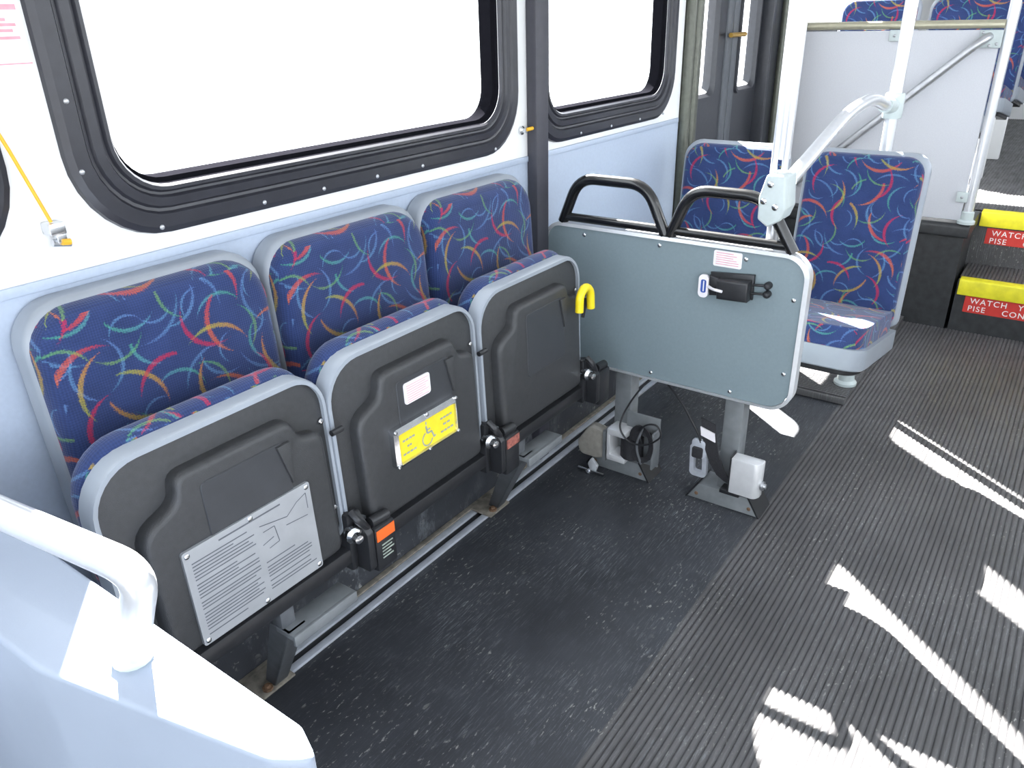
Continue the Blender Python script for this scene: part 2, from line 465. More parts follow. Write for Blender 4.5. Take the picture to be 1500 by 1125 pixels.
def window(n, w, screws=()):
    x0, x1, z0, z1 = w
    root = struct_root('window_%d' % n, ((x0+x1)/2, WY, z0))
    R = .15
    prof = [(0, WY+.002), (.002, WY-.010), (.012, WY-.016), (.034, WY-.017), (.038, WY-.011), (.043, WY-.010), (.047, WY-.015), (.061, WY-.016),
            (.065, WY-.008), (.069, WY-.007), (.073, WY-.012), (.079, WY-.012), (.083, WY-.006)]
    bm = new()
    loft(bm, [[(a, y, b) for a, b in rrect(x0+i, x1-i, z0+i, z1-i, R-i*.8, 8)] for i, y in prof])
    obj('frame', bm, 'rubber', root, 25)
    bm = new()
    loft(bm, [[(a, y, b) for a, b in rrect(x0+i, x1-i, z0+i, z1-i, R-i*.8, 8)] for i, y in ((.0825, WY-.004), (.084, WY+.004), (.092, WY+.010), (.094, WY+.045))])
    obj('glazing_bead', bm, 'bead', root, 25)
    bm = new(); prism(bm, rrect(x0+.088, x1-.088, z0+.088, z1-.088, .08), 'Y', WY+.034, WY+.040); obj('pane', bm, 'glass', root)
    for sx, sz in screws:
        bm = new(); rivet(bm, (sx, WY-.015, sz), (0, -1, 0), .0045, .004); obj('screw', bm, 'alu', root)
window(1, W0)
window(2, W1, [(.6184, 1.146), (.7303, 1.0351), (.9485, 1.037), (1.1003, 1.037), (1.2568, 1.037), (1.4085, 1.037), (1.6978, 1.037), (.6213, 1.2504)])
window(3, W2, [(2.1341, 1.0256), (2.3238, 1.0256), (2.523, 1.0256), (2.7032, 1.0256)])
window(4, W3)

# rear exit door in the left wall
dr = struct_root('door_1', (3.2723, WY, 0))
def leaf(x0, x1, hx0, hx1):
    L_ = [(hx0, hx1, 1.0465, 1.98), (hx0, hx1, .35, .80)]
    bm = new(); holes_panel(bm, x0, x1, .03, 2.06, WY+.0, WY+.035, L_)
    for h in L_:
        loft(bm, [[(a, y, b) for a, b in rrect(h[0]-e, h[1]+e, h[2]-e, h[3]+e, r, 5)] for e, y, r in ((.012, WY-.001, .03), (.010, WY-.012, .03), (0, WY-.012, .028), (-.012, WY+.004, .045), (-.012, WY+.035, .045))])
    o = obj('door_leaf', bm, 'doorp', dr, 30)
    for h in L_:
        bm = new(); box(bm, h[0]+.001, h[1]-.001, WY+.016, WY+.020, h[2]+.001, h[3]-.001); obj('pane', bm, 'glass', o)
leaf(2.9214, 3.2723, 2.9593, 3.1727); leaf(3.4004, 3.6754, 3.4193, 3.628)
bm = new(); box(bm, 3.2742, 3.334, WY-.008, WY+.03, .03, 2.06, .008); box(bm, 3.3378, 3.3985, WY-.008, WY+.03, .03, 2.06, .008); obj('seal', bm, 'seal', dr)
bm = new(); tube(bm, [(3.2534, WY-.03, 1.2665), (3.4099, WY-.03, 1.2665)], .009); obj('rail_reflection', bm, 'goldm', dr)  # added bar standing in for the half-wall rail reflected in the dark door
bm = new()
for x, r, y in ((2.8977, .022, WY-.012), (2.9404, .018, WY-.02), (2.9764, .016, WY-.012)): tube(bm, [(x, y, .03), (x, y, 2.06)], r, 16)
box(bm, 2.874, 2.9204, WY, WY+.035, .03, 2.06)
obj('door_post', bm, 'olive', dr)
bm = new(); box(bm, 3.677, 3.698, 1.24, 1.35, .03, 2.06, .003); box(bm, 3.698, 3.895, 1.262, WY-.001, .035, 2.06, .003); obj('door_jamb', bm, 'doorp', dr)
bm = new(); tube(bm, [(3.865, 1.250, .035), (3.865, 1.250, 2.06)], .02, 16); obj('door_post', bm, 'olive', dr)

# floor track in front of the folding seats
tr = thing('seat_floor_track', 'long twin-rail metal track on the dark floor beneath the folding seats', 'floor track', (1.5, 1.25, 0))
for y0, y1 in ((1.206, 1.226), (1.246, 1.266)):
    bm = new(); box(bm, .3, 2.7, y0, y1, .0005, .009, .002); obj('rail', bm, 'track', tr)
bm = new(); box(bm, .3, 2.7, 1.2265, 1.2455, .0005, .003); obj('groove', bm, 'black', tr)
bm = new(); box(bm, .3, 2.7, 1.2665, 1.2835, .0005, .012, .002); obj('worn_edge', bm, 'worn', tr)
tr.children[0]['label'] = 'bright outer rail nearest the aisle'

# ------------------------------------------------------------------ folding seats
PL = [0.3870, 0.8271, 1.2776]; SL = [0.4439, 0.8935, 1.3345]
LAB = ['folded-up blue patterned wall seat nearest the camera with engraved metal instruction plate',
       'middle folded-up blue patterned wall seat bearing a yellow wheelchair sign',
       'folded-up blue patterned wall seat beside the black pillar with yellow hook at its corner']
def folding_seat():
    k = 0; x = PL[k]; s = SL[k]
    root = thing('folding_seat', LAB[0], 'seat', (x+.221, 1.14, .335), 'folding seats along the wall')
    lean = lambda z: -(.978-z)*.07
    xf = lambda c: V((c.x, c.y+lean(c.z), c.z))
    # backrest : grey shell on the wall and fabric cushion
    bm = new()
    prism(bm, rrect(s+.0057, s+.4458, .4489, .9706, (.03, .03, .072, .072), 8), 'Y', 1.240, 1.2871, .016, 4, 'lo', xf)
    back = obj('backrest', bm, 'shell', root)
    bm = new()
    prism(bm, rrect(s+.0105, s+.4382, .4679, .9625, (.03, .03, .085, .070), 8), 'Y', 1.2100, 1.2600, .03, 5, 'lo', xf)
    obj('backrest_cushion', bm, 'fabric', back)
    # seat, folded up : pan, rim, cushion
    pl = lambda c: V((c.x, c.y+(c.z-.354)*.03, c.z))
    bm = new()
    prism(bm, rrect(x+.0038, x+.4354, .4100, .7875, (.02, .02, .066, .08), 8), 'Y', 1.0196, 1.0433, .004, 2, 'both', pl)
    body = fillet([(x+.0522, .4250), (x+.4135, .4250), (x+.4079, .6841), (x+.3585, .6955), (x+.3434, .7363), (x+.1214, .7363), (x+.1157, .6908), (x+.0493, .6652)],
                  [.02, .02, .025, .02, .03, .035, .03, .045])
    prism(bm, body, 'Y', .9921, 1.0206, .012, 3, 'lo', pl)
    pan = obj('seat_pan', bm, 'pan', root)
    bm = new()
    prism(bm, fillet([(x+.1565, .5437), (x+.3272, .5437), (x+.3177, .7069), (x+.1565, .7069)], .012), 'Y', .9898, .9931, .0015, 1, 'lo', pl)
    obj('recess_panel', bm, 'recess', pan)
    bm = new()
    prism(bm, [(x+.3016, .7031), (x+.3301, .7031), (x+.3282, .6433), (x+.3225, .6244)], 'Y', .9845, .9931, .003, 2, 'lo', pl)
    obj('gusset', bm, 'pan', pan)
    bm = new()
    o_ = rrect(x, x+.4392, .4420, .7932, (.02, .02, .071, .087), 8); i_ = rrect(x+.009, x+.4306, .4500, .7828, (.015, .015, .061, .076), 8)
    o2 = rrect(x+.002, x+.4373, .4440, .7913, (.02, .02, .071, .085), 8)
    loft(bm, [[pl(V((a, y, b))) for a, b in lp] for lp, y in ((o_, 1.0471), (o_, 1.0168), (o2, 1.0111), (i_, 1.0111), (i_, 1.0225), (i_, 1.0471))], closed=True)
    obj('seat_rim', bm, 'shell', pan)
    bm = new()
    prism(bm, rrect(x+.0057, x+.4335, .4300, .8055, (.03, .03, .076, .085), 8), 'Y', 1.0415, 1.0927, .024, 5, 'both', pl)
    obj('seat_cushion', bm, 'fabric', root)
    for zz in (.6908, .5058):
        bm = new(); rivet(bm, pl(V((x+.4249, 1.0177, zz))), (0, -1, 0), .006, .005); obj('screw', bm, 'chrome', pan)
    bm = new(); tube(bm, [(x+.4287, 1.0073, .669), (x+.4553, 1.0073, .669)], .006, 10); obj('bumper', bm, 'black', pan)
    # hinge bracket at the right hand side
    bm = new()
    box(bm, x+.4316, x+.4505, 1.0007, 1.1003, .354, .4868, .006)
    prism(bm, fillet([(.9675, .354), (1.0433, .354), (1.0433, .4774), (1.0054, .4868), (.9675, .4442)], .012), 'X', x+.4496, x+.4667, .002)
    tube(bm, [(x+.4382, .9959, .4963), (x+.4392, .977, .4821), (x+.4648, .9817, .4489), (x+.4695, .9959, .4394)], .008, 10, .02)
    br = obj('hinge_bracket', bm, 'black', root)
    bm = new(); lathe(bm, (x+.4382, 1.0054, .4489), (-.25, -1, 0), [(.013, 0), (.013, .012), (.018, .012), (.018, .022), (.011, .028), (.009, .04), (.002, .042)], 12)
    obj('bolt', bm, 'chrome', br)
    bm = new(); box(bm, x+.4705, x+.5274, .9694, 1.0196, .3398, .4442, .006); tube(bm, [(x+.4743, .9864, .4536), (x+.5217, .9864, .4489)], .012, 12)
    cov = obj('hinge_cover', bm, 'black', root)
    return root, back, pan, cov
seat0, back0, pan0, cov0 = folding_seat()
seats = [seat0]
for k in (1, 2):
    c = copy_tree(seat0); c.location.x += PL[k]-PL[0]; c['label'] = LAB[k]
    for ch in c.children:
        if ch.name.startswith('backrest'): ch.location.x += (SL[k]-SL[0])-(PL[k]-PL[0])
    seats.append(c)
def kid(root, nm):
    for c in root.children:
        if c.name.split('.')[0] == nm: return c
FY = 1.0425
def yplane(z): return (z-.354)*.03
def quad_y(bm, pts, y0, y1):     # flat plate in the XZ plane of the pan face
    prism(bm, pts, 'Y', y0, y1, 0, 1, 'both', lambda c: V((c.x, c.y+yplane(c.z), c.z)))
# engraved instruction plate (seat nearest the camera)
pan1 = kid(seats[0], 'seat_pan'); pan2 = kid(seats[1], 'seat_pan'); pan3 = kid(seats[2], 'seat_pan')
PX, PXE, PZ, PZE = .4856, .7398, .4299, .612
bm = new(); quad_y(bm, rrect(PX, PXE, PZ, PZE, .004, 2), .986, .9917); plate = obj('instruction_plate', bm, 'plate', pan1)
bm = new()
def line(bm, x0, z0, x1, z1, w, y):
    d = V((x1-x0, z1-z0)).normalized(); n = V((-d.y, d.x))*w/2
    p = [(x0+n.x, z0+n.y), (x1+n.x, z1+n.y), (x1-n.x, z1-n.y), (x0-n.x, z0-n.y)]
    f = bm.faces.new([bm.verts.new((a, y+yplane(b), b)) for a, b in p]); f.normal_update()
    if f.normal.y > 0: f.normal_flip()
y = .9855
line(bm, .5501, .6007, .6734, .6007, .003, y)
for col, (xa, xb, za) in enumerate(((PX+.012, PX+.128, .5864), (PX+.140, PXE-.012, .5077))):
    z = za
    while z > PZ+.014:
        xe = xb-random.choice((0, .005, .012, .04)); line(bm, xa, z, xe, z, .0022, y); z -= random.choice((.0062, .0062, .0062, .010))
for s_ in (((.6308, .5675), (.6545, .5675)), ((.6545, .5675), (.6592, .5343)), ((.6374, .5314), (.6592, .5343)), ((.626, .5817), (.6829, .5703)), ((.6829, .5703), (.7066, .5864)), ((.7066, .5864), (.7284, .594)), ((.7284, .594), (.7284, .5627)), ((.6782, .5551), (.7256, .5504)), ((.626, .5437), (.6497, .5485))):
    line(bm, *s_[0], *s_[1], .0016, y)
obj('engraving', bm, 'print', plate)
for a, b in ((PX+.008, PZ+.008), (PXE-.008, PZ+.008), (PX+.008, PZE-.008), (PXE-.008, PZE-.008), ((PX+PXE)/2, PZ+.006), ((PX+PXE)/2, PZE-.006)):
    bm = new(); rivet(bm, (a, .986+yplane(b), b), (0, -1, 0), .005, .003); obj('rivet', bm, 'chrome', plate)
# middle seat: white label and yellow wheelchair sign
bm = new(); quad_y(bm, rrect(1.0016, 1.0784, .6509, .6965, .006, 3), .9869, .9907); lab = obj('notice_label', bm, 'sticker', pan2); lab['label'] = 'white rounded sticker with faded pink print'
bm = new()
for i in range(8):
    z = .6898-i*.005; line(bm, 1.0073, z, 1.0728-random.choice((0, .008, .02)), z, .0016, .9864)
obj('printing', bm, 'pink', lab)
sx0, sx1, sz0, sz1 = .9542, 1.142, .5343, .613
bm = new(); quad_y(bm, rrect(sx0, sx1, sz0, sz1, .003, 2), .9826, .9921)
fr = []
sgn = obj('wheelchair_sign', bm, 'ysign', pan2)
bm = new()
ro = rrect(sx0-.004, sx1+.004, sz0-.004, sz1+.004, .004, 2); rm = rrect(sx0+.006, sx1-.002, sz0+.002, sz1-.008, .003, 2); ri = rrect(sx0+.012, sx1-.003, sz0+.003, sz1-.013, .003, 2)
loft(bm, [[(a, yy+yplane(b), b) for a, b in lp] for lp, yy in ((ro, .9921), (ro, .9789), (rm, .9751), (ri, .9798), (ri, .9921))], closed=True)
obj('sign_frame', bm, 'chrome', sgn)
bm = new(); y = .9819; cx, cz = 1.0481, .5618
line(bm, cx-.002, cz+.030, cx+.002, cz+.030, .007, y); line(bm, cx-.001, cz+.024, cx+.002, cz+.006, .005, y)
line(bm, cx, cz+.014, cx+.012, cz+.014, .0035, y); line(bm, cx+.002, cz+.006, cx+.016, cz+.006, .004, y); line(bm, cx+.015, cz+.006, cx+.021, cz-.010, .004, y); line(bm, cx+.020, cz-.010, cx+.027, cz-.008, .004, y)
ra = [(cx+.001+.0155*math.cos(a), cz-.006+.0155*math.sin(a)) for a in [math.radians(110+i*18) for i in range(14)]]
for a, b in zip(ra, ra[1:]): line(bm, *a, *b, .0035, y)
for xa, zs, ws in ((.9732, (.5817, .5665, .5513), (.038, .015, .042)), (1.0908, (.5817, .5665, .5513), (.04, .025, .043))):
    for z, w in zip(zs, ws):
        xx = xa+.022-w/2; n = max(2, int(w/.009))
        for i in range(n): line(bm, xx+i*w/n, z, xx+(i+.78)*w/n, z, .0045, y)
obj('sign_printing', bm, 'greyprint', sgn)
for a, b in ((sx0, sz0), (sx1, sz0), (sx0, sz1), (sx1, sz1), ((sx0+sx1)/2, sz0-.001), ((sx0+sx1)/2, sz1+.001)):
    bm = new(); rivet(bm, (a, .9779+yplane(b), b), (0, -1, 0), .005, .005); obj('rivet', bm, 'chrome', sgn)
# labels on the hinge covers
for k in (0, 1):
    cv = kid(seats[k], 'hinge_cover'); x = PL[k]
    bm = new(); box(bm, x+.4743, x+.5236, .9679, .9698, .4129, .4375)
    o = obj('warning_label', bm, 'orange' if k == 0 else 'wornlabel', cv); o['label'] = 'orange warning strip' if k == 0 else 'scratched red and white label'
    if k == 0:
        bm = new()
        for i in range(5): box(bm, x+.4856, x+.4856+random.uniform(.018, .034), .9684, .9698, .3977-i*.0076, .4005-i*.0076)
        obj('warning_print', bm, 'greyprint', cv)
# yellow hook on the farthest folding seat
bm = new(); tube(bm, [(1.6409, .977, .6557), (1.6428, .977, .7003), (1.6694, .977, .7183), (1.6959, .977, .7003), (1.6997, .977, .65)], .011, 14, .022); hk = obj('release_hook', bm, 'hook', pan3); hk['label'] = 'yellow plastic hook'
bm = new(); tube(bm, [(1.6997, .9912, .6765), (1.6997, 1.0007, .6196)], .005, 8); obj('hook_stem', bm, 'black', hk)

# support frame below the folding seats
sf = thing('seat_support_frame', 'black beam with raked grey steel legs carrying the folding seats', 'seat frame', (1.04, 1.13, 0))
bm = new(); box(bm, .38, 1.800, 1.003, 1.060, .372, .408, .006); box(bm, .38, 1.800, 1.060, WY-.007, .378, .402); obj('beam', bm, 'black', sf)
zt = .318
for fx, tx in ((.735, .6639), (1.567, 1.4341)):
    bm = new()      # angle iron raked from the floor track out to the front of the beam
    prism(bm, [(fx-.014, .012), (fx+.022, .012), (tx+.030, zt), (tx-.012, zt)], 'Y', 0, .008, .0015, 1, xf=lambda c: V((c.x, c.y+1.20-(c.z-.012)/(zt-.012)*(1.20-1.0054), c.z)))
    prism(bm, [(1.20, .012), (1.235, .012), (1.0623, zt), (1.0102, zt)], 'X', 0, .008, .0015, 1, xf=lambda c: V((c.x+fx-.014+(c.z-.012)/(zt-.012)*(tx-fx+.002), c.y, c.z)))
    box(bm, tx-.010, tx+.022, 1.025, 1.055, zt-.004, .374, .002)
    lg = obj('leg', bm, 'dsteel', sf)
    bm = new(); box(bm, tx-.012, tx+.147, .9959, 1.0433, zt-.012, zt, .002); box(bm, tx-.012, tx+.147, .9893, .9978, zt-.024, zt, .002); obj('leg_flange', bm, 'steel', lg)
    bm = new(); box(bm, fx-.06, fx+.035, 1.19, 1.268, .0095, .016, .002); obj('foot_plate', bm, 'worn', lg)
    bm = new(); lathe(bm, (fx-.03, 1.205, .016), (0, 0, 1), [(.012, 0), (.012, .006), (.007, .006), (.006, .012)], 8); obj('foot_bolt', bm, 'rust', lg)

# ------------------------------------------------------------------ barrier panel
ba = thing('barrier_panel', 'grey-green modesty panel on twin steel pedestals in front of the forward-facing seats', 'barrier', (1.97, .88, 0))
BX = 1.94
bm = new(); prism(bm, rrect(.503, 1.268, .372, .790, (.06, .04, .045, .055), 8), 'X', BX, BX+.022, .001, 1); pn = obj('panel', bm, 'panel', ba)
bm = new()
o_ = rrect(.491, 1.275, .364, .799, (.068, .045, .05, .06), 8); i_ = rrect(.502, 1.267, .371, .790, (.06, .04, .045, .055), 8)
loft(bm, [[(xx, a, b) for a, b in lp] for lp, xx in ((o_, BX+.030), (o_, BX-.002), (i_, BX-.006), (i_, BX+.030))], closed=True)
obj('panel_trim', bm, 'trimw', pn)
for a, b in ((1.142, .771), (.902, .773), (.657, .770), (.523, .682), (.906, .388), (.523, .476), (.663, .388)):
    bm = new(); rivet(bm, (BX, a, b), (-1, 0, 0), .006, .004); obj('screw', bm, 'chrome', pn)
for (ya, yb, yc, yd) in ((1.222, 1.170, .955, .893), (.878, .826, .627, .543)):
    bm = new()
    tube(bm, [(BX+.012, ya, .80), (BX+.012, yb, .930), (BX+.012, yc, .930), (BX+.012, yd, .80)], .0155, 16, .055, 8)
    tube(bm, [(BX+.012, ya-.008, .815), (BX+.012, yd+.008, .815)], .0125, 14)
    h = obj('grab_hoop', bm, 'blackgloss', ba)
for y0 in (1.01, .655):
    bm = new()
    box(bm, BX+.03, BX+.085, y0-.028, y0+.028, .045, .37, .004)
    lg = obj('pedestal', bm, 'steel', ba)
    bm = new(); prism(bm, fillet([(y0-.112, .001), (y0+.112, .001), (y0+.078, .056), (y0-.078, .056)], [.002]*4, 2), 'X', BX+.012, BX+.10, .003, 2); bs = obj('base', bm, 'steel', lg)
    for q in ([(y0-.116, .001), (y0-.110, .001), (y0-.074, .060), (y0-.080, .060)], [(y0+.116, .001), (y0+.110, .001), (y0+.074, .060), (y0+.080, .060)]):
        bm = new(); prism(bm, q, 'X', BX+.008, BX+.104); obj('base_end', bm, 'black', bs)
    for dy, dz in ((-.082, .022), (.082, .020)):
        bm = new(); rivet(bm, (BX+.012, y0+dy, dz), (-1, 0, 0), .006, .003); obj('base_bolt', bm, 'rust', bs)
    bm = new(); box(bm, BX+.0225, BX+.088, y0-.09, y0+.09, .358, .3635, .001); obj('mounting_plate', bm, 'steel', lg)
bm = new(); prism(bm, rrect(.667, .744, .741, .784, .005, 3), 'X', BX-.0015, BX); lb = obj('notice_label', bm, 'sticker', pn); lb['label'] = 'white sticker with faded red print'
bm = new()
for i in range(6): box(bm, BX-.0022, BX-.0016, 0.675+random.choice((0, .006, .015)), .737, .777-i*.006, .7788-i*.006)
obj('printing', bm, 'pink', lb)

# belt anchor clip on the panel
cl = thing('belt_clip', 'black wedge-shaped belt clip with white pull tab fixed on the grey barrier panel', 'belt clip', (BX, .68, .69))
bm = new()
prism(bm, [(.626, .667), (.738, .662), (.745, .725), (.626, .735)], 'X', BX-.012, BX, .003, 2)
vs = prism(bm, [(.630, .668), (.712, .664), (.715, .716), (.630, .722)], 'X', BX-.045, BX-.010, .006, 3)
prism(bm, [(.712, .668), (.740, .664), (.743, .72), (.714, .714)], 'X', BX-.024, BX-.01, .004, 2)
obj('clip_body', bm, 'black', cl)
bm = new(); loft(bm, [[(xx, a, b) for a, b in lp] for lp, xx in ((rrect(.744, .772, .655, .718, .012, 5), BX-.022), (rrect(.744, .772, .655, .718, .012, 5), BX-.014), (rrect(.750, .766, .668, .705, .006, 5), BX-.014), (rrect(.750, .766, .668, .705, .006, 5), BX-.022))], closed=True)
pt = obj('pull_tab', bm, 'sticker', cl)
bm = new(); box(bm, BX-.020, BX-.015, .749, .767, .667, .706); o = obj('badge', bm, 'blue', pt); o['label'] = 'blue badge inside the tab'
bm = new(); box(bm, BX-.0205, BX-.0198, .7565, .7595, .672, .701); obj('badge_print', bm, 'letter', pt)
bm = new(); tube(bm, [(BX-.02, .745, .688), (BX-.045, .722, .690), (BX-.050, .695, .690)], .004, 8, .012); obj('stem', bm, 'sticker', cl)
for z in (.712, .689):
    bm = new(); tube(bm, [(BX-.012, .628, z-.003), (BX-.012, .598, z)], .0035, 8); lathe(bm, (BX, .590, z), (-1, 0, 0), [(.010, 0), (.010, .014), (.006, .02), (.001, .021)], 12); obj('peg', bm, 'black', cl)

# ---- securement hardware around the pedestals
r1 = thing('belt_retractor', 'grey boxed belt retractor with loose hook left of the far pedestal', 'belt retractor', (1.93, 1.10, .001), 'wheelchair belt retractors on the pedestals')
bm = new()
prism(bm, fillet([(1.05, .055), (1.075, .045), (1.14, .045), (1.148, .09), (1.105, .158), (1.05, .150)], [.01, .01, .03, .03, .02, .01], 5), 'X', 1.925, 1.968, .008, 2)
obj('housing', bm, 'beige', r1)
bm = new(); box(bm, 1.918, 1.975, 1.038, 1.049, .05, .158, .002); obj('bracket', bm, 'steel', r1)
bm = new(); prism(bm, fillet([(1.058, .03), (1.082, .055), (1.095, .03), (1.085, .004), (1.066, .004)], .006), 'X', 1.905, 1.917, .003, 2); obj('belt_hook', bm, 'trimw', r1)
bm = new(); tube(bm, [(1.898, 1.125, .010), (1.898, 1.03, .010)], .005, 10); lathe(bm, (1.898, 1.085, .008), (-1, 0, 0), [(.009, 0), (.009, .01), (.002, .014)], 10); obj('hook_pin', bm, 'chrome', r1)

r2 = thing('belt_retractor', 'open chrome belt retractor with coiled strap fixed on the far pedestal', 'belt retractor', (1.955, .95, .062), 'wheelchair belt retractors on the pedestals')
bm = new()
for z0, z1 in ((.068, .090), (.158, .180)): box(bm, 1.905, 1.97, .962, 1.028, z0, z1, .004)
box(bm, 1.905, 1.97, 1.016, 1.028, .085, .165, .003)
obj('bracket', bm, 'cover', r2)
bm = new(); lathe(bm, (1.94, .955, .088), (0, 0, 1), [(.036, 0), (.036, .07)], 22); obj('belt_drum', bm, 'strap', r2)
bm = new(); box(bm, 1.955, 1.962, .872, .985, .062, .232, .002); box(bm, 1.91, 1.96, .870, .877, .075, .2, .002); obj('side_plate', bm, 'steel', r2)
bm = new()
pts = []
for i in range(60):
    a = i/60*2*math.pi*2.4; rr = .040+.012*math.sin(a*.7)
    pts.append((1.925-.02*math.sin(i*.1), .915+rr*.8*math.cos(a), .150+rr*1.2*math.sin(a)))
tube(bm, pts, 0, section=[(-.0012, -.009), (.0012, -.009), (.0012, .009), (-.0012, .009)])
obj('belt_strap', bm, 'strap', r2)
bm = new(); tube(bm, [(1.905, .905, .09), (1.90, .925, .15), (1.905, .905, .215)], .004, 8, .03); obj('belt_hook', bm, 'dsteel', r2)

r3 = thing('belt_retractor', 'black strap and chrome buckle with white tag hanging at the near pedestal', 'belt retractor', (1.94, .71, .062), 'wheelchair belt retractors on the pedestals')
bm = new()
def ribbon(bm, pts, w, t, wdir):
    wd = V(wdir).normalized(); rows = []
    P = [V(p) for p in pts]
    for i, p in enumerate(P):
        tg = (P[min(i+1, len(P)-1)]-P[max(i-1, 0)]).normalized(); n = tg.cross(wd).normalized()
        rows.append([p+wd*w/2+n*t/2, p-wd*w/2+n*t/2, p-wd*w/2-n*t/2, p+wd*w/2-n*t/2])
    loft(bm, rows, True, True)
ribbon(bm, [(1.93, .712, .285), (1.925, .705, .25), (1.922, .692, .20), (1.925, .672, .15), (1.93, .65, .115), (1.935, .628, .098)], .046, .006, (0, .95, .25))
obj('belt_strap', bm, 'strap', r3)
bm = new(); ribbon(bm, [(1.919, .708, .262), (1.917, .703, .236)], .045, .0045, (0, .95, .25)); o = obj('belt_tag', bm, 'sticker', r3); o['label'] = 'white cloth tag'
bm = new(); loft(bm, [[(xx-.1*(b-.15), a, b) for a, b in lp] for lp, xx in ((rrect(.705, .757, .092, .205, .014, 4), 1.925), (rrect(.705, .757, .092, .205, .014, 4), 1.94), (rrect(.718, .744, .110, .165, .008, 4), 1.94), (rrect(.718, .744, .110, .165, .008, 4), 1.925))], closed=True)
prism(bm, rrect(.710, .752, .163, .222, .01, 3), 'X', 1.917, 1.932, .003, 2)
obj('buckle', bm, 'track', r3)
bm = new(); prism(bm, rrect(.715, .747, .165, .20, .006, 3), 'X', 1.909, 1.922, .003, 2); obj('buckle_latch', bm, 'strap', r3)

r4 = thing('belt_retractor', 'shiny silver rounded cover of the retractor on the near pedestal base', 'belt retractor', (1.95, .59, .062), 'wheelchair belt retractors on the pedestals')
bm = new()
prism(bm, fillet([(1.925, .555), (1.925, .632), (1.968, .632), (1.968, .545), (1.945, .545)], [.022, .004, .004, .008, .02], 6), 'Z', .075, .190, .003, 2)
obj('cover', bm, 'cover', r4)
bm = new(); lathe(bm, (1.95, .545, .115), (0, -1, 0), [(.014, 0), (.014, .008), (.009, .008), (.008, .014)], 12); obj('cover_bolt', bm, 'alu', r4)
bm = new(); box(bm, 1.922, 1.97, .633, .6345, .075, .195, .0005); box(bm, 1.93, 1.97, .6, .66, .062, .074, .002); obj('bracket', bm, 'black', r4)

bm = new()
tube(bm, [(1.965, .915, .36), (1.945, .955, .30), (1.932, .985, .235), (1.90, .985, .195), (1.895, .945, .155), (1.90, .88, .165), (1.90, .838, .21), (1.90, .855, .245), (1.90, .895, .235), (1.905, .918, .195), (1.91, .905, .150)], .003, 8, .035)
tube(bm, [(1.965, .875, .365), (1.94, .80, .315), (1.92, .735, .24), (1.92, .725, .215)], .0035, 8, .03)
tag(obj('release_cable', bm, 'black'), 'thin black cable looping beneath the barrier panel between its pedestals', 'cable')

# ------------------------------------------------------------------ forward-facing seats behind the barrier
def transit_seat(label, loc, group):
    root = thing('transit_seat', label, 'seat', loc, group)
    X, Y, Z = loc                      # X = front face of backrest, Y = centre
    lean = lambda c: V((c.x+(c.z-Z-.34)*.11, c.y, c.z))
    bm = new()
    prism(bm, rrect(Y-.194, Y+.194, Z+.33, Z+.888, (.03, .03, .065, .055), 7), 'X', X+.022, X+.060, .018, 4, 'both', lean)
    obj('backrest_shell', bm, 'shell', root)
    bm = new()
    prism(bm, rrect(Y-.179, Y+.180, Z+.338, Z+.878, (.035, .035, .065, .055), 7), 'X', X-.004, X+.040, .022, 5, 'lo', lean)
    obj('backrest_cushion', bm, 'fabric', root)
    tilt = lambda c: V((c.x, c.y, c.z-(c.x-X+.40)*.16))
    bm = new()
    prism(bm, fillet([(X-.412, Y-.183), (X+.03, Y-.194), (X+.03, Y+.194), (X-.412, Y+.183)], [.07, .01, .01, .07], 6), 'Z', Z+.325, Z+.395, .02, 3, 'lo', tilt)
    obj('seat_shell', bm, 'shell', root)
    bm = new()
    prism(bm, fillet([(X-.404, Y-.171), (X-.0, Y-.179), (X-.0, Y+.179), (X-.404, Y+.171)], [.08, .01, .01, .08], 6), 'Z', Z+.35, Z+.462, .045, 6, 'hi', tilt)
    obj('seat_cushion', bm, 'fabric', root)
    bm = new(); prism(bm, fillet([(X-.395, Y-.165), (X+.0, Y-.182), (X+.0, Y+.182), (X-.395, Y+.165)], [.07, .01, .01, .07], 6), 'Z', Z+.306, Z+.327, .004, 1, 'lo', tilt)
    obj('seat_base', bm, 'black', root)
    return root
G1 = 'pair of forward-facing seats behind the barrier'
sR = transit_seat('forward-facing blue patterned seat beside the aisle behind the grey barrier', (2.69, .58, .047), G1)
sL = copy_tree(sR); sL.location.y = 1.018; sL['label'] = 'forward-facing blue patterned seat next to the exit door, half hidden by the barrier'
cf = thing('seat_cross_frame', 'steel cross tube carrying the two forward-facing seats behind the barrier', 'seat frame', (2.6, .8, .03))
bm = new(); tube(bm, [(2.57, .45, .290), (2.57, WY-.002, .290)], .019, 12); obj('cross_tube', bm, 'steel', cf)
# seats on the raised rear deck
G2 = 'seats on the raised rear deck'
DZ = .485
for X, Y, lb_ in ((4.58, .605, 'blue patterned rear deck seat nearest the aisle just above the half-wall rail'), (4.58, 1.03, 'blue patterned rear deck seat nearest the left wall just above the half-wall rail'),
                  (5.42, .605, 'second-row blue patterned rear deck seat on the aisle, seen right of the vertical pole'), (6.16, .605, 'third-row blue patterned rear deck seat farthest back along the aisle')):
    c = copy_tree(sL); c.location = (X, Y, DZ+.03); c['label'] = lb_; c['group'] = G2
    bm = new(); box(bm, X-.40, X-.36, Y-.16, Y+.10, DZ+.001, DZ+.325, .008); obj('seat_pedestal', bm, 'white', c)

